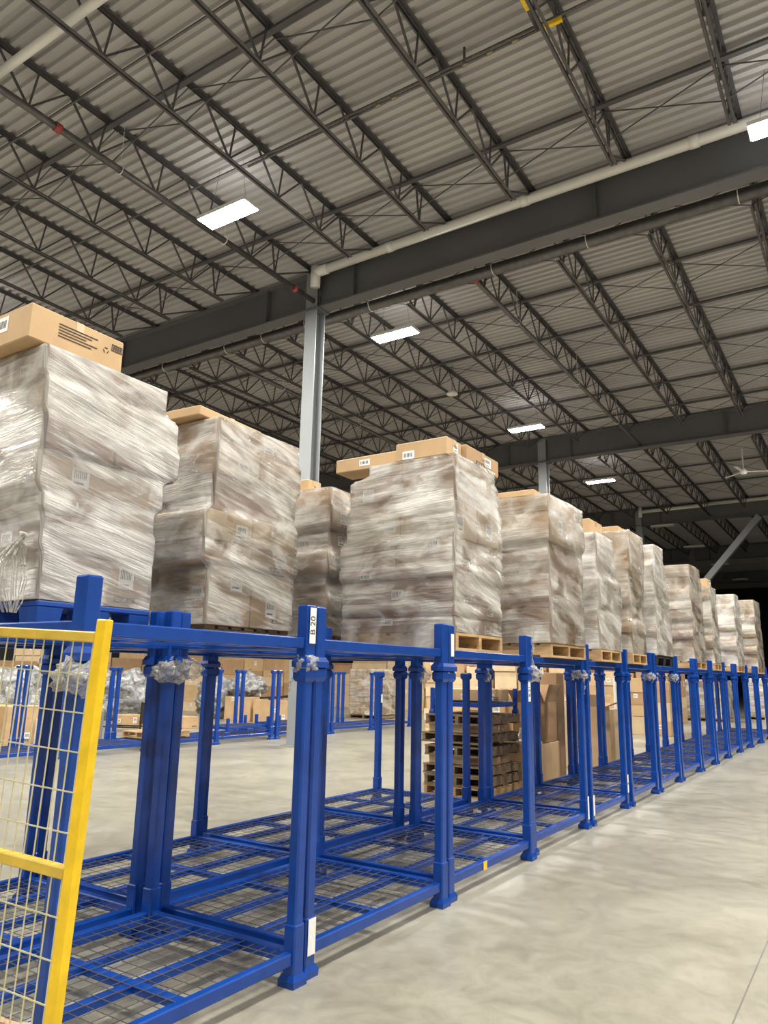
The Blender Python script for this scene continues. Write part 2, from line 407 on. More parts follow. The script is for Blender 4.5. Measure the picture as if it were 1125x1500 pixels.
# ---------------------------------------------------------------- pipes under the roof
def pipe(pts, r, m, name, label, cat='pipe', rings=(), rm=None, n=12):
    p = empty(name, pts[0], 0, label, cat); o = Vector(pts[0])
    a = MB(); a.tube([Vector(q)-o for q in pts], r, n); a.build('pipe_run', m, p, smooth=True)
    for q in rings:
        q = Vector(q)-o; a = MB(); d = (Vector(pts[1])-Vector(pts[0])).normalized(); s = d.cross(Vector((0, 0, 1))).normalized()
        pr = [q + (s*math.cos(t*PI/6)+Vector((0, 0, 1))*math.sin(t*PI/6))*(r+.02) for t in range(13)]
        a.tube(pr, .009, 5); a.tube([q+Vector((0, 0, r+.02)), Vector((q.x, q.y, ZT-o.z))], .006, 5)
        a.build('ring_hanger', rm or WPIPE, p)
    return p
gy = 12.12
pw = pipe([(CX+.28, gy, S+9.02), (XR-1, gy, S+9.02)], .1, WPIPE, 'white_drain_pipe', 'long white plastic pipe running along the near side of the nearest girder', 'pipe')
a = MB(); a.tube([(-.05, 0, .12), (-.05, 0, -.36)], .115, 14); a.tube([(-.05, 0, 0), (.3, 0, 0)], .118, 14); a.build('elbow', WPIPE, pw, smooth=True)
for k in range(4):
    a = MB(); x = 1.9+k*3.1; a.tube([(x, 0, 0), (x+.16, 0, 0)], .112, 14); a.build('coupling', WPIPE, pw, smooth=True)
pipe([(-30, 4.81, S+8.85), (-6.9, 4.81, S+8.85)], .068, WPIPE, 'white_drain_pipe', 'white plastic pipe crossing under the joists in the upper left corner')
pp = pipe([(-6.6, 41.0, S+9.02), (XR-1, 41.0, S+9.02)], .1, WPIPE, 'white_drain_pipe', 'white plastic pipe along the third girder, far right')
pw3 = pipe([(-10.0, 41.05, S+8.95), (-6.62, 41.05, S+8.98)], .1, WPIPE, 'white_drain_pipe', 'short white pipe with a turned-up end beside the third column top')
a = MB(); a.tube([(-.02, 0, -.3), (-.02, 0, .3)], .11); a.build('elbow', WPIPE, pw3, smooth=True)
pipe([(XL+1, 13.05, S+8.34), (XR-1, 13.05, S+8.34)], .125, BPIPE, 'sprinkler_main', 'thick dark sprinkler main hung just behind the nearest girder', 'pipe',
     [(x, 13.05, S+8.36) for x in (-19, -16, -13.6, -12.3, -10.9, -9.0, -5.9, -3.9, -1.2, .9)])
pipe([(XL+1, 12.75, S+8.62), (XR-1, 12.75, S+8.62)], .03, BPIPE, 'conduit', 'thin dark conduit between the nearest girder and the sprinkler main')
def branch(x, y0, y1, z, r_, lb, rings, reds):
    p = pipe([(x, y0, z), (x, y1, z)], r_, BPIPE, 'sprinkler_branch', lb, 'pipe', [(x, q, z) for q in rings])
    for q in reds:
        a = MB(); a.tube([(0, q-y0-.05, 0), (0, q-y0+.05, 0)], r_+.02, 12); a.build('red_coupling', RPIPE, p, smooth=True)
branch(-10.1, -3, 12.3, ZB-.05, .06, 'dark sprinkler pipe slung under a joist, running to the nearest column', [6.9, 9.4], [5.7, 11.6])
branch(-6.45, 13.2, 41, ZB-.09, .055, 'dark sprinkler pipe under the joists, from the main past the second column', [15.6, 20, 24, 30], [13.3])
branch(-14.2, 13.2, 41, ZB-.09, .055, 'dark sprinkler pipe under the joists left of the nearest column', [16, 20, 25], [])
for i, y in enumerate((5.9, 8.5)):
    pipe([(-32, y, ZT-.22), (4, y, ZT-.22)], .022, BPIPE, 'conduit', '%s thin conduit crossing above the joist chords, %s' % (('darker', 'lower') [i], ('upper left', 'above the bright lamp')[i]))
# gas line with valves at the top of the picture
gl = empty('gas_line', (-4.6, 8.45, ZT-.35), 0, 'black gas pipe with brass valves and yellow labels at the top centre', 'pipe')
a = MB(); a.tube([(-4, 0, 0), (1.9, 0, 0)], .022, 8); a.build('pipe_run', BPIPE, gl, smooth=True)
a = MB(); a.tube([(.35, 0, 0), (.35, 0, .3)], .02, 8); a.tube([(1.5, 0, 0), (1.5, -.75, .1)], .026, 8); a.build('riser', BPIPE, gl, smooth=True)
for x in (-1.2, -.9, -.35, .35, .75, 1.15):
    a = MB(); a.tube([(x-.06, 0, 0), (x, 0, 0), (x+.06, 0, 0)], [.024, .034, .024], 8); a.build('valve', BRASS, gl, smooth=True)
a = MB(); a.box(1.55, -.028, -.03, 1.86, .028, .03); a.build('yellow_label', YEL, gl)
a = MB(); a.box(1.47, -.62, .02, 1.53, -.35, .11); a.build('yellow_label', YEL, gl)
# sensor disc and ceiling fan
sn = empty('round_sensor', (-9.9, 18.76, ZB-.2), 0, 'small round white sensor disc hanging under a joist past the column', 'sensor')
a = MB(); a.tube([(0, 0, 0), (0, 0, .06)], [.17, .15], 20); a.build('disc', WPIPE, sn)
a = MB(); a.tube([(0, 0, .06), (0, 0, ZT-ZB+.19)], .008, 6); a.build('hanging_rod', STEEL, sn)
f = empty('ceiling_fan', (-3.55, 30.9, ZB-.55), 0, 'white three-bladed ceiling fan hanging far off at the right', 'fan')
a = MB(); a.tube([(0, 0, 0), (0, 0, .95)], .025, 8); a.build('down_rod', WPIPE, f)
a = MB(); a.tube([(0, 0, -.1), (0, 0, .02), (0, 0, .12)], [.1, .14, .06], 14); a.build('motor_hub', WPIPE, f)
for k in range(3):
    t = k*2*PI/3+.35; a = MB(); d = Vector((math.cos(t), math.sin(t), 0))
    a.bar(d*.12, d*.95, .12, .015, up=(0, 0, 1)); a.build('blade', WPIPE, f)
# ---------------------------------------------------------------- lamps
def lamp(x, y, z, label, lit=True, power=1.0, grp=None):
    l = empty('high_bay_lamp', (x, y, z), 0, label, 'lamp', grp)
    a = MB(); a.box(-.6, -.2, .02, .6, .2, .09); a.box(-.35, -.08, .09, .35, .08, .14); a.build('housing', WHITE, l)
    for s in (-1, 1):
        a = MB(); a.box(-.57, s*.1-.075, 0, .57, s*.1+.075, .02); a.build('lens', LED if lit else DEADLENS, l)
    for s in (-1, 1):
        a = MB(); a.tube([(s*.45, 0, .09), (s*.3, 0, ZT-z)], .004, 4); a.build('suspension_wire', STEEL, l)
    if lit:
        ld = bpy.data.lights.new('lamp_light', 'AREA'); ld.shape = 'RECTANGLE'; ld.size = 1.1; ld.size_y = .34
        ld.energy = LAMP_W*power; ld.color = (1, .97, .9); lo = bpy.data.objects.new('lamp_light', ld); C.objects.link(lo)
        lo.location = (0, 0, -.012); lo.parent = l
        ud = bpy.data.lights.new('added_uplight', 'AREA'); ud.shape = 'RECTANGLE'; ud.size = 1.1; ud.size_y = .34  # extra light aimed upwards, added over the housing to lift the roof
        ud.energy = LAMP_W*power*UP; ud.color = (1, .97, .92); uo = bpy.data.objects.new('added_uplight', ud); C.objects.link(uo)
        uo.location = (0, 0, .15); uo.rotation_euler = (PI, 0, 0); uo.parent = l
LZ = S+8.2
lamp(-9.2, 8.6, LZ, 'bright lit lamp at the upper left, nearest of the line of four')
lamp(-9.2, 14.4, LZ, 'bright lit lamp just right of the tall column')
lamp(-9.15, 22.7, LZ, 'lit lamp above the second column, third of the line')
lamp(-9.1, 30.8, LZ, 'farthest and smallest of the lit lamps, right of the second column')
lamp(-.22, 11.3, LZ, 'glaring lit lamp cut by the right edge of the picture by the white pipe')
for x, y in ((-9.2, .3), (-9.2, -7), (-.5, 3.3), (-.5, -6), (-.5, 19.8), (-.5, 28.4), (8, 3.3), (8, 11.2), (8, 19.8), (8, -6),
             (-17.9, 1), (-17.9, 8.6), (-26.6, 8.6), (-26.6, 1), (-35.3, 8.6), (-35.3, 1)):
    lamp(x, y, LZ, 'lit high-bay lamp outside the picture', grp='lamps outside the picture')
for x, y in ((-9.06, 41.9), (-8.9, 49.7), (-8.8, 58.4), (-8.76, 68)):
    lamp(x, y, LZ, 'unlit grey lamp hanging in the dark far bay', False, grp='unlit lamps in the dark far bay')
# ---------------------------------------------------------------- stack racks
PW = .07                    # post width
def base_parts(W, D, root, stub_h=.28):
    """W along y, D along x; post centres at the corners, origin mid front (x=0) going to -x"""
    x0, x1 = -D, 0; y0, y1 = -W/2, W/2; zr0, zr1 = .095, .155
    f = MB(); t = .05
    for x in (x0, x1): f.cbox(x-t/2, y0+PW/2, zr0, x+t/2, y1-PW/2, zr1, .006)
    for y in (y0, y1): f.cbox(x0+PW/2, y-t/2, zr0, x1-PW/2, y+t/2, zr1, .006)
    f.build('outer_frame', BLUE, root)
    for k in (1, 2):
        b = MB(); x = x0+D*k/3; b.box(x-.03, y0+t/2, zr0+.01, x+.03, y1-t/2, zr1-.018); b.build('cross_beam', BLUE, root)
    b = MB(); b.box(x0+t/2, -.03, zr0+.012, x1-t/2, .03, zr1-.02); b.build('cross_beam', BLUE, root)
    g = MB(); n = int(W/.08); r_ = .0030
    for i in range(1, n):
        y = y0+W*i/n; g.bar((x0+.02, y, zr1-.012), (x1-.02, y, zr1-.012), r_, caps=False)
    n = int(D/.08)
    for i in range(1, n):
        x = x0+D*i/n; g.bar((x, y0+.02, zr1-.007), (x, y1-.02, zr1-.007), r_, caps=False)
    g.build('wire_mesh', DECKW, root)
    for x in (x0, x1):
        for y in (y0, y1):
            p = MB(); h = PW/2+.006; p.cbox(x-h, y-h, .035, x+h, y+h, stub_h, .008); p.build('post_socket', BLUE, root)
            c = MB(); c.frust(x, y, 0, .03, .054, .056); c.frust(x, y, .03, .055, .056, .042); c.build('foot', BLUE, root)
def make_base(W, D):
    r_ = empty('rack_base'); base_parts(W, D, r_, .33); return r_
PH = 1.525; PB = PH          # the cups of an upper base rest on the caps
def make_rack(W, D):
    r_ = empty('stacking_rack'); base_parts(W, D, r_)
    for x in (-D, 0):
        for y in (-W/2, W/2):
            p = MB(); h = PW/2; p.cbox(x-h, y-h, .2, x+h, y+h, PH-.05, .01); po = p.build('post', BLUE, r_)
            c = MB(); c.frust(x, y, PH-.075, PH-.055, h+.002, h+.013); c.frust(x, y, PH-.055, PH-.012, h+.013, h+.013)
            c.frust(x, y, PH-.012, PH, h+.013, h+.003); c.build('post_cap', BLUE, po)
    return r_
D1 = 1.17
W1 = 1.43
rack0 = make_rack(W1, D1); reg(rack0)
base0 = make_base(W1, D1); reg(base0)
used = {'r': False, 'b': False}
def place(kind, x, ya, yb, z, label, group=None, dscale=1.0, rz=0, nm=None):
    src = rack0 if kind == 'r' else base0
    o = copy_tree(src) if used[kind] else src; used[kind] = True
    o.location = (x, (ya+yb)/2, z); o.scale = (dscale, (yb-ya)/W1, 1); o.rotation_euler = (0, 0, rz)
    return tag(o, label, 'rack' if kind == 'r' else 'rack base', group)
R1 = [(1.205, 2.112), (2.19, 3.145), (3.235, 4.20), (4.31, 5.267), (5.39, 6.256), (6.39, 7.21), (7.34, 8.15), (8.27, 9.19),
      (9.31, 10.1), (10.22, 11.0), (11.12, 12.0), (12.12, 12.95), (13.07, 14.0), (14.12, 15.1), (15.2, 16.2)]
FX = [-1.705, -1.72, -1.735, -1.765, -1.765, -1.76, -1.757, -1.757, -1.755, -1.75, -1.745, -1.74, -1.72, -1.70, -1.68]
BX = [-2.41, -2.44, -2.48, -2.53, -2.53, -2.53, -2.53, -2.53, -2.53, -2.53, -2.53, -2.53, -2.5, -2.5, -2.5]
for i, (a_, b_) in enumerate(R1):
    w_ = WH[i] if i < 12 else ('thirteenth', 'fourteenth', 'last')[i-12]
    ds = (FX[i]-BX[i])*S/D1
    place('r', FX[i]*S, a_*S, b_*S, 0, 'blue stacking rack on the floor, %s in the front row counted from the yellow panel' % w_, None, ds)
    place('b', FX[i]*S, a_*S, b_*S, PB, 'blue steel rack base stacked on the posts of the %s front rack' % w_, None, ds)
M2 = [-2.50, -2.55, -2.60, -2.66]
B2 = [-3.22, -3.26, -3.32, -3.46]
for i in range(4):
    a_, b_ = R1[i]; ds = (M2[i]-B2[i])*S/D1
    place('r', M2[i]*S, a_*S, b_*S, 0, 'blue steel stacking rack of the second row, directly behind the %s front rack' % WH[i], None, ds)
    if i in (1, 2):
        place('b', M2[i]*S, a_*S, b_*S, PB, 'blue rack base on top of the second-row rack behind the %s front rack' % WH[i], None, ds)
    elif i == 0:
        place('b', M2[i]*S, a_*S, b_*S, PB, 'blue rack base on top of the second-row rack behind the nearest load', None, ds)
# the row across the aisle
R3 = [(4.0, 5.2), (5.3, 6.5), (6.6, 7.6), (7.72, 8.85), (8.98, 10.25), (10.37, 11.55), (11.7, 12.9)]
for i, (a_, b_) in enumerate(R3):
    place('r', -7.75*S, a_*S, b_*S, 0, 'blue stacking rack across the clear aisle, %s from the left of that row' % WH[i], None, .75*S/D1)
place('b', -7.82*S, 8.0*S, 8.85*S, .17, 'spare blue rack base on the empty far rack, left of the grey column', None, .6)
place('b', -7.86*S, 9.15*S, 10.1*S, .17, 'spare blue rack base on the empty far rack right beside the grey column', None, .6)
# paper labels and marks on the racks
def paper_label(x, y, z, wy, h, face, txt, label, m=PAPER, rot=PI/2, size=.055):
    """a paper label stuck on a post (face 'x' looks along +x, 'y' along -y)"""
    o = empty('paper_label', (x, y, z), 0, label, 'label'); a = MB()
    if face == 'x': a.box(0, -wy/2, -h/2, .0015, wy/2, h/2); Mx = Matrix.Translation((.002, 0, 0)) @ FACE_X
    else: a.box(-wy/2, -.0015, -h/2, wy/2, 0, h/2); Mx = Matrix.Translation((0, -.002, 0)) @ FACE_Y
    a.build('paper', m, o)
    if txt: text_mesh(txt, size, INK, 'handwriting', o, Mx @ rotz2(rot))
ph = PW/2+.008
paper_label(FX[0]*S+ph, R1[0][1]*S, 1.745, .05, .19, 'x', 'B 20', 'white paper label with handwriting on the rack post stub at the second front pair')
paper_label(FX[1]*S+ph-.001, R1[1][0]*S, .19, .06, .17, 'x', None, 'blank white label low on the second front rack near its foot')
paper_label(FX[2]*S+ph, R1[2][0]*S+.0, 1.71, .045, .16, 'x', None, 'narrow white label on the post stub at the third pair of posts')
paper_label(FX[2]*S+PW/2+.002, R1[2][1]*S, 1.37, .05, .17, 'x', 'B 21', 'white paper label high on the post of the third front rack', size=.05)
paper_label(FX[3]*S+ph, R1[3][1]*S, .2, .04, .22, 'x', None, 'white strip label low on the fourth front rack')
paper_label(FX[4]*S+ph, R1[4][0]*S, .2, .05, .2, 'x', None, 'white strip label low on the fifth front rack at its near post')
paper_label(FX[4]*S+ph, R1[4][1]*S, .28, .05, .2, 'x', 'B', 'small lettered white label low on the far post of the fifth front rack')
paper_label(FX[2]*S+.027, 3.6*S, .125, .06, .06, 'x', None, 'small yellow sticker on the bottom rail of the third front rack', YEL)
paper_label(-3.46*S+ph, R1[3][1]*S, 1.2, .04, .1, 'x', None, 'torn white label on a back post of the second row')
# ---------------------------------------------------------------- crumpled plastic on the post tops
def blob(name, loc, sx, sy, sz, seed, m, amp=.35, sub=4, fr=3.0, flat=False):
    bm = bmesh.new(); bmesh.ops.create_icosphere(bm, subdivisions=sub, radius=1); off = Vector((seed*3.1, seed*1.7, seed*.9))
    for v in bm.verts:
        n = mnoise.fractal(v.co*fr*.5+off, .8, 2.2, 4); q = abs(mnoise.noise(v.co*fr+off*2))
        v.co *= 1+amp*n+amp*.5*q
        if flat and v.co.z < -.8: v.co.z = -.8
        v.co.x *= sx; v.co.y *= sy; v.co.z *= sz
    me = bpy.data.meshes.new(name); bm.to_mesh(me); bm.free(); me.materials.append(m)
    me.polygons.foreach_set('use_smooth', [True]*len(me.polygons))
    o = bpy.data.objects.new(name, me); C.objects.link(o); o.location = loc; return o
def wrapbit(x, y, z, s, seed, lb, tail=None):
    o = blob('crumpled_plastic', (x, y, z), s, s, s*.8, seed, BAG, .4, 4, 4)
    tag(o, lb, 'plastic wrap')
    if tail:
        a = MB(); rnd = random.Random(seed); pts = [Vector((0, 0, 0))]
        for k in range(8): pts.append(pts[-1]+Vector((rnd.uniform(-.02, .02)+tail[0]/8, rnd.uniform(-.02, .02)+tail[1]/8, tail[2]/8)))
        for i in range(8):
            p, q = pts[i], pts[i+1]; a.bar(p, q, .035*(1-.07*i), .006, up=(.3, 1, 0))
        a.build('loose_tail', BAG, o)
wrapbit(FX[0]*S, R1[0][1]*S, PH+.02, .06, 3, 'crumpled clear plastic round the capped front post of the first rack', (-.05, -.05, -.16))
wrapbit(BX[0]*S+.02, 2.10*S, PH-.04, .085, 4, 'crumpled clear plastic on the rear post cluster of the first rack')
wrapbit(BX[0]*S+.05, 2.19*S, PH-.02, .07, 8, 'second lump of plastic beside the one on the rear post cluster of the first rack')
wrapbit(FX[0]*S+.0, R1[0][0]*S, PH-.06, .085, 5, 'large tangle of clear plastic on the post behind the yellow panel', (.06, -.02, -.2))
wrapbit(-3.31*S, 3.19*S, PH-.02, .06, 6, 'plastic lump on the back-row post right of the clustered posts')
wrapbit(BX[2]*S, 4.26*S, PH-.03, .09, 7, 'crumpled plastic over the rear posts between the third and fourth racks')
wrapbit(FX[3]*S+.05, R1[3][0]*S, PH, .08, 9, 'clear plastic bunched under the fourth load at the front post', (.05, 0, .38))
wrapbit(BX[3]*S, 5.33*S, PH-.03, .07, 10, 'plastic lump on the rear posts behind the fourth rack')
wrapbit(FX[3]*S, R1[3][1]*S, PH-.0, .075, 11, 'plastic cap with a hanging thread at the far post of the fourth rack', (.02, .12, -.2))
wrapbit(FX[5]*S, R1[5][1]*S, PH-.0, .075, 12, 'white plastic bunched on the far front post of the sixth rack')
wrapbit(FX[6]*S, R1[6][1]*S, PH-.0, .08, 13, 'white plastic bunched on the far front post of the seventh rack')
for k, yy in enumerate((6.32, 7.27)):
    wrapbit(BX[4]*S, yy*S, PH-.02, .055, 14+k, 'small plastic lump on a %s rear post seen through the racks' % ('nearer', 'farther')[k])
# ---------------------------------------------------------------- pallets
def pallet(x0, x1, y0, y1, z, label, m=None, group=None, h=.13, cat='pallet'):
    m = m or WOOD; p = empty('wooden_pallet', ((x0+x1)/2, (y0+y1)/2, z), 0, label, cat, group)
    a, b = (x1-x0)/2, (y1-y0)/2
    t = MB(); n = 7; wd = 2*b/n*.78
    for i in range(n):
        c = -b+wd/2+(2*b-wd)*i/(n-1); t.box(-a, c-wd/2, h-.02, a, c+wd/2, h)
    t.build('top_boards', m, p)
    for s in (-1, 0, 1):
        t = MB(); c = s*(a-.03)
        t.box(c-.022, -b, .02, c+.022, b, h-.02); t.build('stringer', m, p)
    t = MB()
    for i in range(3):
        c = -b+wd/2+(2*b-wd)*i/2; t.box(-a, c-wd/2, 0, a, c+wd/2, .02)
    t.build('bottom_boards', m, p); return p
def pallet_y(x0, x1, y0, y1, z, label, m=None, group=None, h=.13):
    """stringers run along x, so the openings face the aisle"""
    m = m or WOOD; p = empty('wooden_pallet', ((x0+x1)/2, (y0+y1)/2, z), 0, label, 'pallet', group)
    a, b = (x1-x0)/2, (y1-y0)/2; t = MB(); n = 7; wd = 2*a/n*.78
    for i in range(n):
        c = -a+wd/2+(2*a-wd)*i/(n-1); t.box(c-wd/2, -b, h-.02, c+wd/2, b, h)
    t.build('top_boards', m, p)
    for s in (-1, 0, 1):
        t = MB(); c = s*(b-.025); t.box(-a, c-.022, .02, a, c+.022, h-.02); t.build('stringer', m, p)
    t = MB()
    for i in range(3):
        c = -a+wd/2+(2*a-wd)*i/2; t.box(c-wd/2, -b, 0, c+wd/2, b, .02)
    t.build('bottom_boards', m, p); return p
def plastic_pallet(x0, x1, y0, y1, z, label, m=BLUE2, h=.15):
    p = empty('plastic_pallet', ((x0+x1)/2, (y0+y1)/2, z), 0, label, 'pallet'); a, b = (x1-x0)/2, (y1-y0)/2
    t = MB(); t.cbox(-a, -b, h-.035, a, b, h, .008); t.build('deck', m, p)
    for i in (-1, 0, 1):
        for j in (-1, 0, 1):
            t = MB(); t.frust(i*(a-.09), j*(b-.08), .015, h-.035, .075, .09, .065, .08); t.build('foot_block', m, p)
    t = MB()
    for i in (-1, 0, 1): t.box(i*(a-.09)-.07, -b, 0, i*(a-.09)+.07, b, .015)
    t.build('runner', m, p); return p
# ---------------------------------------------------------------- cartons and wrapped loads
def carton_mb(x0, x1, y0, y1, z0, z1, rnd, marks=True, sag=0):
    a = MB(); a.cbox(x0, y0, z0, x1, y1, z1, .007, 0)
    e = .0025; cx, cy = (x0+x1)/2, (y0+y1)/2; w, d, h = x1-x0, y1-y0, z1-z0
    if marks:
        t = .027
        a.box(x0-e, cy-t, z1-.05, x0+.001, cy+t, z1+e, 1); a.box(x1-.001, cy-t, z1-.06, x1+e, cy+t, z1+e, 1)
        a.box(x0-e, cy-t, z1-.001, x1+e, cy+t, z1+e, 1)
        k = rnd.random()
        if k < .55 and h > .1:      # white label on the +x face
            lw, lh = min(.12, d*.3), min(.15, h*.5); ly = rnd.uniform(y0+lw*.7, y1-lw*.7); lz = rnd.uniform(z0+lh*.6, z1-lh*.6)
            a.box(x1, ly-lw/2, lz-lh/2, x1+.002, ly+lw/2, lz+lh/2, 2)
            q = lz+lh*.12
            for i in range(7):
                yy = ly-lw*.38+lw*.76*i/7; a.box(x1+.002, yy, q-lh*.2, x1+.003, yy+lw*.05, q+lh*.22, 3)
            a.box(x1+.002, ly-lw*.38, lz-lh*.36, x1+.003, ly+lw*.2, lz-lh*.28, 3)
        if k > .35 and h > .1:      # label on the -y face
            lw, lh = min(.11, w*.3), min(.1, h*.45); lx = rnd.uniform(x0+lw*.7, x1-lw*.7); lz = rnd.uniform(z0+lh*.6, z1-lh*.6)
            a.box(lx-lw/2, y0-.002, lz-lh/2, lx+lw/2, y0, lz+lh/2, 2)
            for i in range(6):
                xx = lx-lw*.38+lw*.76*i/6; a.box(xx, y0-.003, lz-lh*.25, xx+lw*.06, y0-.002, lz+lh*.25, 3)
        if rnd.random() < .5 and d > .3 and h > .14:   # printed panel
            ly = rnd.uniform(y0+.1, y1-.2); a.box(x1, ly, z0+h*.12, x1+.0022, ly+.16, z0+h*.12+.035, 3)
            for i in range(3): a.box(x1+.0022, ly+.02+.045*i, z0+h*.12+.008, x1+.003, ly+.05+.045*i, z0+h*.12+.027, 0)
    return a
def carton_in(parent, x0, x1, y0, y1, z0, z1, rnd, ci=None, marks=True):
    c = CARD[rnd.choice((0, 1, 1, 2, 3)) if ci is None else ci]
    return carton_mb(x0, x1, y0, y1, z0, z1, rnd, marks).build('carton', [c, TAPE, PAPER, INK], parent)
def loose_box(x0, x1, y0, y1, z0, z1, label, seed=0, ci=0, group=None, rz=0, marks=True, cat='box', tilt=0, name='cardboard_box'):
    w, d, h = x1-x0, y1-y0, z1-z0; rnd = random.Random(seed)
    o = carton_mb(-w/2, w/2, -d/2, d/2, 0, h, rnd, marks).build(name, [CARD[ci], TAPE, PAPER, INK], None, ((x0+x1)/2, (y0+y1)/2, z0))
    o.rotation_euler = (tilt, 0, rz); return tag(o, label, cat, group)
def film_hull(root, rows, m, seed, lift=.017, res=.03, skirt=0):
    """rows: (z, x0, x1, y0, y1) outline of the load at each height; a wrinkled sheet is drawn round it"""
    rnd = random.Random(seed); zs = [q[0] for q in rows]; z0, z1 = zs[0], zs[-1]
    nz = max(12, int((z1-z0)/res)); npf = 22; verts = []; uvs = []; off = Vector((seed*7.3, seed*2.9, seed*5.1))
    def outline(z):
        for i in range(len(rows)-1):
            if rows[i][0] <= z <= rows[i+1][0]+1e-6:
                t = (z-rows[i][0])/max(1e-6, rows[i+1][0]-rows[i][0]); return [rows[i][k]*(1-t)+rows[i+1][k]*t for k in range(1, 5)]
        return list(rows[-1][1:])
    for iz in range(nz+1):
        z = z0+(z1-z0)*iz/nz; x0, x1, y0, y1 = outline(z); x0 -= lift; x1 += lift; y0 -= lift; y1 += lift
        cr = .02; s = 0; ring = []
        cs = [((x0, y0), (x1, y0)), ((x1, y0), (x1, y1)), ((x1, y1), (x0, y1)), ((x0, y1), (x0, y0))]
        for ci_, (a, b) in enumerate(cs):
            L = math.hypot(b[0]-a[0], b[1]-a[1]); d = ((b[0]-a[0])/L, (b[1]-a[1])/L); nn = (d[1], -d[0])
            for k in range(npf):
                t = cr/L+(1-2*cr/L)*k/(npf-1)
                x = a[0]+d[0]*L*t; y = a[1]+d[1]*L*t; u_ = s+L*t
                sl = .10*math.sin(seed+iz*.02)
                n1 = mnoise.noise(Vector((u_*2.0, (z+sl*u_)*6, 0))+off)*.016
                n2 = mnoise.noise(Vector((u_*5, (z+.12*u_)*13, 3))+off)*.0035
                edge = min(t, 1-t)*L; dmp = min(1, edge/.05)
                dd = (n1+n2)*(.35+.65*dmp)
                ring.append((x+nn[0]*dd, y+nn[1]*dd, z+mnoise.noise(Vector((u_*3, z*5, 9))+off)*.006-(skirt if iz == 0 and ci_ == 0 else 0))); uvs.append((u_, z+(.22*u_ if nn[0] > .5 else -.05*u_)))
            s += L
        verts += ring
    n = npf*4; faces = []; fuv = []
    for iz in range(nz):
        for k in range(n):
            k2 = (k+1) % n; q = (iz*n+k, iz*n+k2, (iz+1)*n+k2, (iz+1)*n+k); faces.append(q)
            u0 = [uvs[i] for i in q]
            if k2 == 0: u0[1] = (u0[0][0]+.04, u0[1][1]); u0[2] = (u0[3][0]+.04, u0[2][1])
            fuv += u0
    # film gathered over the top
    c0 = (nz+1)*n; x0, x1, y0, y1 = outline(z1); cx, cy = (x0+x1)/2, (y0+y1)/2; top = verts[nz*n:(nz+1)*n]
    for p in top: verts.append((cx+(p[0]-cx)*.72, cy+(p[1]-cy)*.72, z1+.012+mnoise.noise(Vector(p)*9+off)*.012))
    for k in range(n):
        k2 = (k+1) % n; q = (nz*n+k, nz*n+k2, c0+k2, c0+k); faces.append(q)
        fuv += [(verts[i][0], verts[i][1]) for i in q]
    me = bpy.data.meshes.new('stretch_film'); me.from_pydata(verts, [], faces); me.materials.append(m)
    uvl = me.uv_layers.new(name='wrap'); uvl.data.foreach_set('uv', [c for p in fuv for c in p])
    me.polygons.foreach_set('use_smooth', [True]*len(faces)); me.update()
    o = bpy.data.objects.new('stretch_film', me); C.objects.link(o); o.parent = root; return o
def load(x0, x1, y0, y1, z, layers, label, seed, film=0, near=True, cols=None, res=.03, skirt=0):
    """layers bottom-up: (height, dy_near, dy_far, dx_front, dx_back, nx, ny)"""
    if z > 1: layers = [(layers[0][0]+.04, *layers[0][1:])]+list(layers[1:])
    root = empty('wrapped_pallet_load', ((x0+x1)/2, (y0+y1)/2, z), 0, label, 'wrapped load')
    a, b = (x1-x0)/2, (y1-y0)/2; rnd = random.Random(seed); zz = 0; rows = []
    for li, L in enumerate(layers):
        h, dn, df, dxf, dxb, nx, ny = L; X0, X1, Y0, Y1 = -a-dxb, a+dxf, -b-dn, b+df
        for i in range(nx):
            for j in range(ny):
                if 0 < i < nx-1 and 0 < j < ny-1: continue
                xa, xb_ = X0+(X1-X0)*i/nx, X0+(X1-X0)*(i+1)/nx; ya, yb_ = Y0+(Y1-Y0)*j/ny, Y0+(Y1-Y0)*(j+1)/ny
                g = .004; ins = rnd.uniform(0, .018)
                carton_in(root, xa+g, xb_-g-(ins if i == nx-1 else 0), ya+g+(rnd.uniform(0, .015) if j == 0 else 0), yb_-g, zz+.002, zz+h-.002, rnd,
                          None if cols is None else cols[li], near)
        if li:
            q = [(m_+n_)/2 for m_, n_ in zip(rows[-1][1:], (X0, X1, Y0, Y1))]; dp = rnd.uniform(.0, .012)
            rows.append((zz, q[0]+dp, q[1]-dp, q[2]+dp, q[3]-dp))
        rows.append((zz+min(.03, h*.2), X0, X1, Y0, Y1)); rows.append((zz+h-min(.03, h*.2), X0, X1, Y0, Y1)); zz += h
    rows[0] = (.004, *rows[0][1:]); rows[-1] = (zz+.004, *rows[-1][1:])
    # film bridges the steps between layers
    film_hull(root, rows, FILM[film], seed, res=res, skirt=skirt); return root, zz
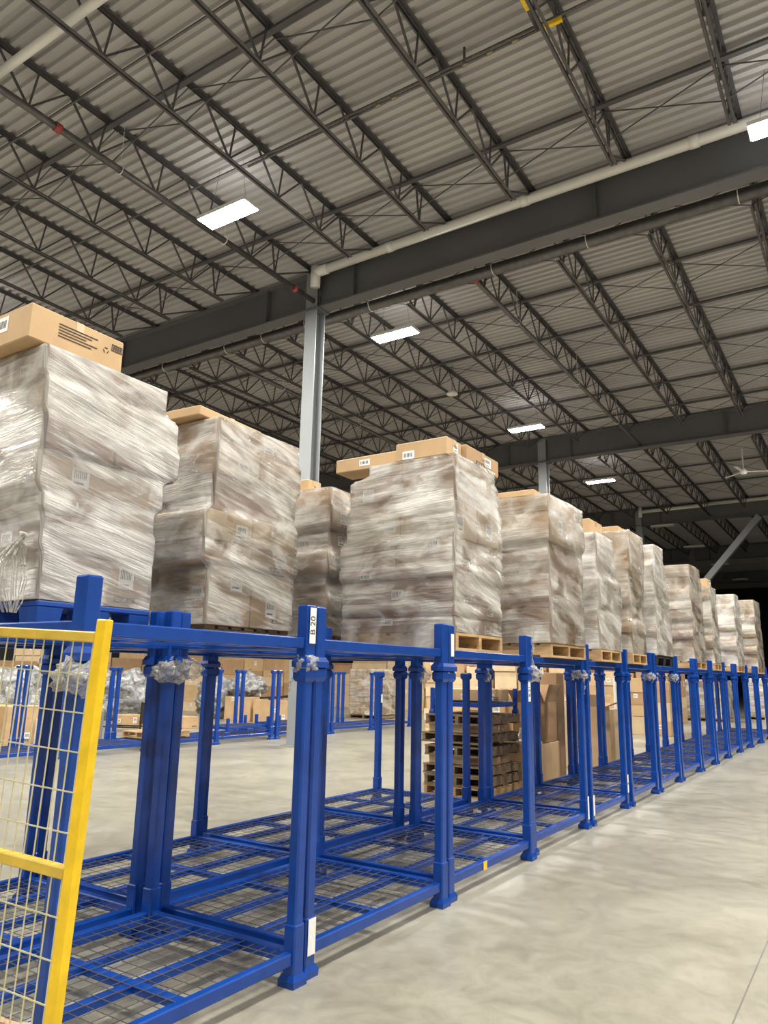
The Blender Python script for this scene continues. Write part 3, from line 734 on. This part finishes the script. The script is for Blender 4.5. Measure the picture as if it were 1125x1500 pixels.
# ---------------------------------------------------------------- the loads on the racks
DZ = PB+.155; DZ2 = DZ+.04
load(-4.9, -3.9, 2.43, 3.2, DZ+.185, [
    (.245, 0, .0, 0, 0, 2, 2), (.22, .02, 0, .0, 0, 2, 2), (.13, .04, -.02, .0, 0, 2, 2), (.235, .08, .03, 0, 0, 2, 1), (.22, .085, .13, .02, 0, 2, 2),
    (.22, .10, .11, .01, 0, 2, 2), (.18, .12, .0, 0, -.05, 2, 1)],
    'huge wrapped pallet load at the far left edge, on the blue plastic pallet', 1, 1, True, [1, 3, 1, 0, 3, 2, 1], .02)
plastic_pallet(-4.88, -3.87, 2.42, 3.2, DZ, 'blue plastic pallet under the leftmost wrapped load', BLUE2, .185)
b1 = loose_box(-4.87, -3.93, 2.2, 2.85, DZ2+1.652, DZ2+1.87, 'long tan carton with printed lines lying on the leftmost wrapped load', 5, 0)
xf = .4715
a = MB()
for k in range(5): a.box(xf, -.14, .155-.019*k, xf+.002, .13-.04*(k % 3), .160-.019*k)
a.build('printed_lines', INK, b1)
for k in range(3):
    an = k*2*PI/3; a = MB(); c_ = Vector((xf+.001, .195+math.sin(an)*.016, .115+math.cos(an)*.016)); d_ = Vector((0, math.cos(an), -math.sin(an)))
    a.bar(c_-d_*.012, c_+d_*.012, .005, .0012, up=(1, 0, 0)); a.build('recycling_arrow', INK, b1)
a = MB()
for (ya, za, yb, zb_) in ((.235, .17, .315, .174), (.235, .13, .315, .134), (.235, .13, .239, .174), (.311, .13, .315, .174)): a.box(xf, ya, za, xf+.002, yb, zb_)
for k in range(4): a.box(xf, .247+k*.016, .139, xf+.002, .257+k*.016, .165)
a.build('printed_frame', INK, b1)
load(-4.95, -3.88, 3.68, 4.6, DZ+.13, [
    (.385, .0, .0, 0, 0, 2, 2), (.18, .08, .02, .02, 0, 2, 2), (.22, .08, 0, .02, 0, 2, 2), (.27, .0, -.02, 0, 0, 2, 1), (.25, 0, .02, .01, 0, 2, 2), (.17, -.01, .0, 0, 0, 2, 2)],
    'second wrapped load from the left, beside the blue-palleted one, flat carton on top', 2, 0, True, [0, 1, 2, 3, 0, 1], .02)
pallet(-4.95, -3.9, 3.7, 4.6, DZ, 'dark wooden pallet under the second wrapped load', WOODD)
loose_box(-4.65, -4.02, 3.58, 4.3, DZ2+1.625, DZ2+1.70, 'flat tan carton jutting out on top of the second wrapped load', 8, 0, tilt=0, rz=.06)
load(-5.0, -3.98, 5.2, 6.1, DZ+.13, [
    (.15, 0, 0, 0, 0, 2, 2), (.15, .0, 0, .02, 0, 2, 2), (.2, -.02, 0, -.03, 0, 2, 2), (.22, .03, .05, .02, 0, 2, 1), (.19, -.03, 0, -.02, 0, 2, 2), (.22, .02, .04, .03, 0, 2, 2), (.16, 0, -.02, 0, -.05, 2, 1)],
    'brown wrapped load set back behind the post tops, between the second and the widest load', 3, 2, True, [1, 1, 3, 1, 3, 1, 0])
pallet(-4.9, -3.98, 5.2, 6.1, DZ, 'wooden pallet under the set-back brown load', WOODD)
loose_box(-4.75, -4.33, 5.3, 5.5, DZ2+1.43, DZ2+1.57, 'small orange-tan carton on the set-back brown load, left of the widest load', 3, 0)
load(-3.62, -2.60, 4.95, 5.78, DZ+.13, [
    (.085, 0, .0, 0, 0, 1, 2), (.11, .0, 0, 0, 0, 1, 2), (.18, 0, -.02, .0, 0, 1, 2), (.11, .01, 0, .01, .03, 2, 2), (.21, .0, .03, .0, .04, 2, 2), (.29, -.01, .0, .01, -.02, 2, 2), (.26, -.02, -.04, .0, -.04, 2, 1), (.1, -.03, -.1, 0, -.22, 2, 1)],
    'widest wrapped load in the middle, pale film above dark flat cartons, long boxes on top', 4, 0, True, [3, 3, 3, 3, 1, 2, 1, 1], .02, .12)
pallet_y(-3.62, -2.59, 4.96, 5.8, DZ, 'wooden pallet under the widest wrapped load')
loose_box(-3.82, -3.17, 5.05, 5.3, DZ2+1.49, DZ2+1.61, 'long carton sticking out to the left on the widest load', 11, 0, rz=0, tilt=0)
loose_box(-3.16, -2.68, 4.99, 5.24, DZ2+1.49, DZ2+1.64, 'carton with black printed squares at the top middle of the widest load', 12, 0)
loose_box(-2.85, -2.64, 5.26, 5.88, DZ2+1.49, DZ2+1.64, 'carton with a white shipping label jutting right from the widest load', 21, 1)
load(-3.55, -2.55, 6.82, 7.78, DZ+.13, [
    (.17, .0, .0, 0, 0, 1, 2), (.13, 0, 0, 0, 0, 1, 2), (.14, .0, 0, 0, 0, 1, 2), (.5, -.01, -.0, .0, 0, 2, 2), (.30, .03, .01, .03, 0, 2, 2), (.17, .02, .0, .02, 0, 2, 1)],
    'wrapped load right of the widest one, dark band across its middle, flat carton on top', 5, 2, True, [1, 1, 3, 1, 0, 0])
pallet_y(-3.55, -2.55, 6.82, 7.83, DZ, 'wooden pallet with pale ends under the load right of the widest one')
loose_box(-3.4, -2.7, 6.86, 7.45, DZ2+1.555, DZ2+1.62, 'thin flat tan carton on the load right of the widest one', 14, 0)
load(-3.5, -2.58, 8.42, 9.22, DZ+.13, [
    (.25, .0, .05, 0, 0, 2, 2), (.18, 0, .08, 0, 0, 2, 1), (.17, .0, .06, .02, 0, 2, 2), (.2, .03, 0, .03, 0, 2, 2), (.22, .0, -.06, 0, 0, 2, 2), (.2, -.02, -.14, 0, 0, 2, 1), (.08, 0, -.15, 0, 0, 2, 1)],
    'pale wrapped load narrowing to its top, second right of the widest load', 6, 1, True, [2, 2, 1, 2, 0, 2, 2])
pallet_y(-3.5, -2.56, 8.4, 9.2, DZ, 'wooden pallet under the narrowing pale load')
loose_box(-3.2, -2.66, 8.5, 8.98, DZ2+1.445, DZ2+1.62, 'bright tan carton on the narrowing pale load', 15, 0)
load(-3.5, -2.58, 9.78, 10.42, DZ+.13, [
    (.22, .0, .0, 0, 0, 2, 2), (.16, .04, 0, .02, 0, 2, 2), (.2, -.02, .04, -.02, 0, 2, 1), (.2, .02, 0, 0, 0, 2, 2), (.25, .0, .06, 0, 0, 2, 2), (.52, .04, .02, .03, 0, 1, 1)],
    'wrapped load topped by one large bare brown carton', 7, 2, True, [0, 0, 0, 1, 0, 0])
pallet_y(-3.5, -2.56, 9.72, 10.42, DZ, 'wooden pallet with open ends under the load topped by a large brown carton')
loose_box(-3.3, -2.7, 9.84, 10.35, DZ2+1.695, DZ2+1.77, 'shallow tan carton on the large bare brown carton', 16, 0)
load(-3.5, -2.60, 11.2, 12.12, DZ+.15, [
    (.2, .0, .0, 0, 0, 2, 2), (.16, .0, 0, 0, 0, 2, 2), (.24, -.05, .02, 0, 0, 2, 1), (.2, -.02, -.1, 0, 0, 2, 2), (.25, .0, -.1, 0, 0, 2, 2), (.27, .02, -.2, 0, 0, 2, 1), (.26, -.1, -.3, 0, 0, 1, 1)],
    'leaning wrapped load with a rounded top, on the black pallet', 8, 1, True, [3, 1, 2, 2, 1, 2, 2])
plastic_pallet(-3.5, -2.60, 11.1, 12.15, DZ, 'black plastic pallet under the leaning round-topped load', BLK)
load(-3.5, -2.64, 14.06, 15.05, DZ+.13, [
    (.33, .0, .0, 0, 0, 1, 2), (.17, .03, 0, .0, 0, 1, 2), (.18, -.05, .0, 0, 0, 1, 2), (.16, .0, -.05, 0, 0, 1, 2), (.21, .0, .0, 0, 0, 1, 2), (.19, .02, .03, 0, 0, 1, 2), (.21, -.02, -.0, 0, 0, 1, 2), (.22, 0, -.1, 0, 0, 1, 2)],
    'brown-cartoned wrapped load in front of the foot of the diagonal brace', 9, 2, True, [0, 3, 1, 0, 1, 0, 1, 1])
pallet_y(-3.5, -2.63, 14.04, 15.08, DZ, 'wooden pallet under the brown-cartoned load below the brace')
load(-3.4, -2.60, 15.75, 16.42, DZ+.13, [
    (.25, .0, .0, 0, 0, 2, 2), (.2, .05, 0, .0, 0, 2, 1), (.25, -.05, .0, 0, 0, 2, 2), (.25, .0, -.05, 0, 0, 2, 2), (.25, .0, -.1, 0, 0, 2, 1), (.25, .05, -.05, 0, 0, 2, 1)],
    'narrow wrapped load fourth from the right, tan carton on top', 10, 0, True, [0, 1, 0, 2, 0, 2])
pallet_y(-3.4, -2.59, 15.7, 16.42, DZ, 'wooden pallet under the narrow fourth load from the right')
loose_box(-3.1, -2.64, 15.8, 16.2, DZ2+1.595, DZ2+1.75, 'tan carton on the narrow fourth load from the right', 17, 0)
load(-3.5, -2.56, 18.45, 19.3, DZ+.13, [
    (.3, .0, .0, 0, 0, 2, 2), (.25, .05, 0, .0, 0, 2, 2), (.2, -.05, .0, 0, 0, 2, 2), (.3, .05, .02, 0, 0, 2, 2), (.3, .0, -.05, 0, 0, 2, 2), (.22, -.1, -.2, 0, 0, 2, 1)],
    'pale wrapped load with white labels, third from the right', 11, 1, True, [1, 0, 1, 2, 2, 2])
pallet_y(-3.5, -2.56, 18.4, 19.32, DZ, 'wooden pallet under the third wrapped load from the right')
load(-3.4, -2.5, 21.35, 22.45, DZ+.13, [
    (.3, .0, .1, 0, 0, 2, 2), (.2, .05, .1, .0, 0, 2, 2), (.25, -.05, .1, 0, 0, 2, 2), (.25, .05, .05, 0, 0, 2, 2), (.3, .0, -.05, 0, 0, 2, 2), (.4, -.05, -.0, 0, 0, 2, 1)],
    'farthest brown wrapped load, second from the right end of the row', 12, 2, True, [0, 1, 0, 0, 3, 0])
pallet_y(-3.4, -2.5, 21.3, 22.5, DZ, 'wooden pallet under the farthest brown load')
# loose tail of film hanging from the first load
rt = random.Random(4); a = MB()
for k in range(14):
    pts = [Vector((-3.88+rt.uniform(-.03, .04), 2.31+rt.uniform(-.04, .04), 2.22))]
    for i in range(8):
        t = i/8; pts.append(Vector((-3.9-.07*t+rt.uniform(-.016, .016), 2.31-.03*math.sin(t*4)+(k-7)*.015*math.sin(t*PI), 2.22-.49*t)))
    a.tube(pts, .004, 4)
    for i in range(8): a.bar(pts[i], pts[i+1], .02, .002, up=(.3, 1, 0))
tag(a.build('loose_film_tail', BAG), 'twisted tail of loose clear film hanging beside the leftmost load', 'plastic wrap')
# ---------------------------------------------------------------- yellow fence panel
fp = empty('fence_panel', (-2.21, 1.575, 0), math.atan2(.111, 1), 'yellow framed wire fence panel standing at the left end of the racks', 'fence')
FW = 2.2; fp.rotation_euler[1] = .045
a = MB(); a.cbox(-.02, -.02, .05, .02, .02, 1.66, .004); a.build('upright', YEL, fp)
a = MB(); a.cbox(-FW-.02, -.02, .05, -FW+.02, .02, 1.66, .004); a.build('upright', YEL, fp)
for z in (1.60, .87, .12):
    a = MB(); a.cbox(-FW+.02, -.018, z-.018, -.02, .018, z+.018, .004); a.build('rail', OCH, fp)
a = MB()
for i in range(1, 46): x = -FW*i/46; a.bar((x, .006, .12), (x, .006, 1.6), .0035, caps=False)
for i in range(1, 12): z = .12+1.48*i/12; a.bar((-FW, 0, z), (0, 0, z), .004, caps=False)
a.build('wire_mesh', WIRE, fp)
# strap lying on the first rack deck
a = MB(); pts = [Vector((-2.78-.034*i, 1.955-.011*i+.015*math.sin(i*1.3), .172+.004*math.sin(i*2))) for i in range(12)]
for i in range(11): a.bar(pts[i], pts[i+1], .03, .003)
tag(a.build('packing_strap', CARD[0]), 'tan packing strap lying on the mesh at the bottom edge', 'strap')
# ---------------------------------------------------------------- goods on the floor behind the front row
rng = random.Random(77)
z = 0
for i in range(8):
    if i in (3, 6):
        loose_box(-5.03, -4.5, 8.85, 9.7, z, z+.10, '%s flat carton squeezed between pallets of the used stack' % ('lower', 'upper')[i > 3], 60+i, 2, rz=.04)
        loose_box(-4.48, -4.2, 8.9, 9.6, z, z+.10, '%s narrow carton at the right side between pallets of the used stack' % ('lower', 'upper')[i > 3], 70+i, 1)
        z += .103; continue
    h = .125; dx = rng.uniform(-.03, .03)
    po_ = pallet(-5.06+dx, -4.16+dx, 8.78+rng.uniform(-.02, .02), 9.85, z, '%s pallet from the floor in the stack of used pallets behind the fifth rack' % WH[i], WOODD if i % 3 else WOOD, None, h)
    po_.rotation_euler[2] = rng.uniform(-.05, .05); z += h+.003
    if i == 4: z += .03
place('b', -4.2, 8.85, 9.8, z, 'blue rack base lying on the stack of used pallets', None, .65)
loose_box(-4.95, -4.25, 8.9, 9.7, z+.17, z+.32, 'flat tan carton inside the rack base on the pallet stack', 30, 0)
loose_box(-4.40, -3.93, 9.95, 10.75, 0, .60, 'scuffed wooden-coloured crate behind the fifth rack, under the open carton', 31, 0, marks=False, name='crate')
def open_carton(x0, x1, y0, y1, z0, z1, label, ci=1, flap=.2, ang=(.7, 1.0, .5, .9)):
    o = empty('open_carton', ((x0+x1)/2, (y0+y1)/2, z0), .05, label, 'box'); a_, b_ = (x1-x0)/2, (y1-y0)/2; h = z1-z0; t = .006
    m = MB(); m.box(-a_, -b_, 0, a_, b_, t); m.box(-a_, -b_, 0, -a_+t, b_, h); m.box(a_-t, -b_, 0, a_, b_, h)
    m.box(-a_, -b_, 0, a_, -b_+t, h); m.box(-a_, b_-t, 0, a_, b_, h); m.build('body', CARD[ci], o)
    for k, (ax, s) in enumerate((('x', 1), ('x', -1), ('y', 1), ('y', -1))):
        an = ang[k]; m = MB(); d = (math.sin(an)*flap, math.cos(an)*flap)
        if ax == 'x': m.add([(s*a_, -b_, h), (s*a_, b_, h), (s*(a_+d[0]), b_, h+d[1]), (s*(a_+d[0]), -b_, h+d[1]), (s*a_-s*t, -b_, h), (s*a_-s*t, b_, h), (s*(a_+d[0]-t), b_, h+d[1]+t), (s*(a_+d[0]-t), -b_, h+d[1]+t)],
                             [(0, 1, 2, 3), (7, 6, 5, 4), (0, 3, 7, 4), (1, 5, 6, 2), (2, 6, 7, 3)])
        else: m.add([(-a_, s*b_, h), (a_, s*b_, h), (a_, s*(b_+d[0]), h+d[1]), (-a_, s*(b_+d[0]), h+d[1]), (-a_, s*b_-s*t, h), (a_, s*b_-s*t, h), (a_, s*(b_+d[0]-t), h+d[1]+t), (-a_, s*(b_+d[0]-t), h+d[1]+t)],
                    [(0, 1, 2, 3), (7, 6, 5, 4), (0, 3, 7, 4), (1, 5, 6, 2), (2, 6, 7, 3)])
        m.build('flap', CARD[ci], o)
    return o
open_carton(-4.42, -3.95, 10.2, 10.75, .605, 1.15, 'large open brown carton with raised flaps behind the fifth rack', 1, .25, (.3, .8, .4, .9))
tag(blob('plastic_bag', (-4.2, 10.11, .705), .09, .05, .10, 21, BAG, .35, 4, 4), 'crumpled white plastic bag spilling beside the open carton', 'plastic bag')
a = MB(); a.tube([(-4.9, 10.0, .624), (-3.9, 9.97, .624)], .022, 8)
tag(a.build('metal_tube', WPIPE), 'pale metal tube lying across the crate by the open carton', 'tube')
loose_box(-5.05, -4.7, 10.6, 10.95, 0, 1.28, 'upright carton with a slanted top behind the open carton', 33, 0)
tc = loose_box(-4.42, -4.1, 11.15, 11.47, 0, 1.56, 'tall narrow brown carton standing upright behind the fifth rack', 34, 1, marks=False)
text_mesh('ICSPO', .06, INK, 'printed_text', tc, Matrix.Translation((0, -.162, .46)) @ FACE_Y)
a = MB()
for zz, n_ in ((.27, 7), (.95, 6), (1.08, 4)):
    for k in range(n_): a.box(-.12+k*.034, -.1625, zz, -.12+k*.034+.022, -.1602, zz+.035)
a.build('faded_print', INK, tc)
loose_box(-4.6, -4.28, 12.8, 13.2, 0, 1.12, 'carton standing behind the sixth rack, left of the flapped one', 35, 2)
open_carton(-4.23, -3.9, 12.8, 13.15, 0, 1.02, 'upright carton with open flaps pointing right behind the sixth rack', 0, .22, (1.2, .3, .5, .4))
loose_box(-3.98, -3.9, 13.4, 13.8, 0, .97, 'thin pale board standing beside the black roll', 36, 2, marks=False, name='board')
blk = empty('black_roll', (-4.06, 14.15, 0), 0, 'black cylinder of sheeting with loose cords behind the sixth rack', 'roll')
a = MB(); a.tube([(0, 0, 0), (0, 0, .84)], .16, 18); a.build('sheeting', BLK, blk, smooth=False)
a = MB(); a.tube([(0, 0, .84), (0, 0, 1.5)], .05, 10); a.build('core_tube', WPIPE, blk)
a = MB()
for k in range(5):
    pts = [Vector((math.cos(t*.7+k)*.17, math.sin(t*.7+k)*.17, .05+.5*abs(math.sin(t*.5+k)))) for t in range(9)]
    a.tube(pts, .006, 5)
a.build('cord', GREY, blk)
# ---------------------------------------------------------------- goods farther off
def heap(x0, x1, y0, y1, zmax, lab, grp, seed, s=(.45, .8), n=None, hh=(.16, .46)):
    rnd = random.Random(seed); x = x0; c = 0
    while x < x1:
        wdt = rnd.uniform(*s); y = y0
        while y < y1:
            dpt = rnd.uniform(*s); z_ = 0; top = zmax*rnd.uniform(.65, 1.05)
            while z_ < top:
                h = rnd.uniform(*hh); g = rnd.uniform(0, .06)
                if z_+h > top+.15: break
                loose_box(x+g, x+wdt-.03, y+g, y+dpt-.03, z_, z_+h, lab, rnd.randint(0, 9999), rnd.choice((0, 0, 1, 2, 2)), grp, 0, c % 2 == 0)
                z_ += h+.002; c += 1
            y += dpt
        x += wdt
heap(-26.5, -25.6, 10, 31, 2.6, 'carton in the long heap far across the aisle, behind the silver plastic heaps', 'cartons heaped far across the aisle', 5, (1.1, 1.9), hh=(.25, .6))
heap(-22.6, -21.8, 20, 30, 2.1, 'carton heaped beyond the clear aisle, seen left of the grey column', 'cartons heaped left of the grey column', 6, (.9, 1.4), hh=(.25, .6))
heap(-9.8, -6.2, 17.0, 17.8, 2.15, 'carton stacked behind the pallet stack, seen above it through the racks', 'cartons behind the pallet stack', 7, (.5, .8))
heap(-20.9, -6.3, 27.5, 28.2, 2.7, 'carton in the low far row seen between the right-hand posts', 'cartons in the low far row', 8, (1.2, 1.9), hh=(.35, .65))
heap(-8.0, -5.4, 21.5, 22.1, 2.2, 'carton stacked halfway down, seen through the seventh to tenth racks', 'cartons halfway down behind the racks', 9, (.55, .9), hh=(.2, .5))
load(-15.2, -14.05, 21.3, 22.5, .14, [(.25, 0, 0, 0, 0, 2, 2), (.3, 0, 0, 0, 0, 2, 2), (.3, 0, 0, .02, 0, 2, 2), (.3, 0, .05, 0, 0, 2, 2), (.35, 0, 0, 0, 0, 2, 2)],
     'wrapped load standing across the aisle, right of the grey column', 31, 2, True, [0, 0, 1, 0, 0], .06)
pallet(-15.2, -14.05, 21.3, 22.5, 0, 'pallet under the wrapped load across the aisle', WOODD)
load(-6.6, -4.7, 30.2, 31.6, .14, [(.35, 0, 0, 0, 0, 2, 2), (.3, 0, 0, 0, 0, 2, 2), (.35, 0, 0, .02, 0, 2, 2), (.35, 0, .05, 0, 0, 2, 2)],
     'wrapped load standing on the floor at the far right, behind the last racks', 32, 0, True, [0, 2, 0, 3], .06)
pallet(-6.6, -4.7, 30.2, 31.6, 0, 'pallet under the far right floor load', WOOD)
load(-4.4, -3.2, 33.2, 34.6, .14, [(.35, 0, 0, 0, 0, 2, 2), (.4, 0, 0, 0, 0, 2, 2), (.35, 0, 0, .02, 0, 2, 2), (.35, 0, .05, 0, 0, 2, 2)],
     'farthest wrapped floor load, at the right edge behind the racks', 33, 1, True, [0, 1, 0, 1], .06)
pallet(-4.4, -3.2, 33.2, 34.6, 0, 'pallet under the farthest floor load', WOOD)
def foil(x, y, z, sx, sy, sz, seed, lb): return tag(blob('plastic_sheeted_heap', (x, y, z if z > 1 else .8*sz), sx, sy, sz, seed, FOIL, .3, 5, 3.4, True), lb, 'heap')
foil(-18.6, 11.3, .75, 1.3, 1.05, .8, 31, 'white plastic-covered heap seen through the yellow fence panel')
foil(-19.3, 15.3, .72, 1.1, .9, .78, 32, 'silver plastic-covered heap right of the yellow panel')
foil(-18.0, 17.9, .68, .65, .65, .72, 33, 'silver plastic-covered heap between the clustered posts and the next posts')
foil(-16.65, 17.8, 1.03, .55, .5, .385, 34, 'silver plastic bundle on a carton across the aisle')
loose_box(-17.2, -16.1, 17.4, 18.2, 0, .72, 'carton under the silver plastic bundle', 40, 0)
loose_box(-15.9, -14.9, 17.3, 18.1, 0, .66, 'large tan carton with a small red-white label across the aisle', 41, 0)
loose_box(-15.6, -14.9, 18.6, 19.4, 0, .95, 'opened tan carton behind the large tan one across the aisle', 42, 2)
a = MB(); a.bar((-15.9, 17.6, .70), (-14.7, 17.9, .78), .09, .06); a.bar((-15.3, 17.3, .69), (-15.0, 18.0, .8), .07, .05)
tag(a.build('black_metal_parts', BLK), 'black metal parts lying crossed on the large tan carton', 'parts')
loose_box(-14.9, -14.0, 8.4, 9.1, 0, .75, 'open-topped tan carton low at the left edge beyond the racks', 43, 0)
loose_box(-15.2, -14.5, 7.7, 8.3, .3, 1.1, 'brown carton at the left edge seen through the fence wires', 44, 1)
a = MB(); a.tube([(0, 0, 0), (0, 0, .06)], .01); a = MB(); a.cbox(-.3, -.04, 0, .3, .04, .2, .02)
tag(a.build('red_handle', RED, loc=(-15.6, 8.05, 1.25)), 'small red plastic piece at the left edge above the cartons', 'plastic piece')
a = MB(); a.cbox(-.35, -.03, 0, .35, .03, .5, .01); tag(a.build('display_board', WHITE, loc=(-13.6, 9.0, 0)), 'white panel standing on the floor beyond the left racks', 'panel')
a = MB(); a.cbox(-.45, -.3, 0, .45, .3, .62, .01); tag(a.build('grey_crate', GREY, loc=(-14.2, 10.1, 0)), 'grey box behind the white panel beyond the left racks', 'box')
ct = empty('utility_cart', (-15.6, 12.4, 0), .4, 'black wheeled table frame between two blue posts across the aisle', 'cart')
a = MB(); a.box(-.6, -.3, .72, .6, .3, .75); a.build('table_top', GREY, ct)
for sx in (-1, 1):
    for sy in (-1, 1):
        a = MB(); a.box(sx*.57-.015, sy*.27-.015, .09, sx*.57+.015, sy*.27+.015, .72); a.build('leg', BLK, ct)
        a = MB(); a.tube([(sx*.57-.015, sy*.27, .04), (sx*.57+.015, sy*.27, .04)], .04, 12); a.build('caster', BLK, ct)
a = MB(); a.box(.54, -.28, .2, .57, .28, .7); a.build('side_panel', BLK, ct)
a = MB(); a.box(-.57, -.28, .1, .57, -.25, .13); a.box(-.57, .25, .1, .57, .28, .13); a.build('brace_bar', BLK, ct)
for i, (x, y) in enumerate(((-16.9, 13.6), (-16.2, 13.9), (-15.5, 14.2))):
    loose_box(x-.3, x+.3, y-.25, y+.25, 0, .3, '%s low flat carton before the silver heap across the aisle' % ('left', 'middle', 'right')[i], 50+i, 0)
# pallet lying on the far row base
pallet(-12.75, -11.9, 10.1, 11.1, .17, 'wooden pallet lying on the empty rack across the aisle', WOOD, h=.12)
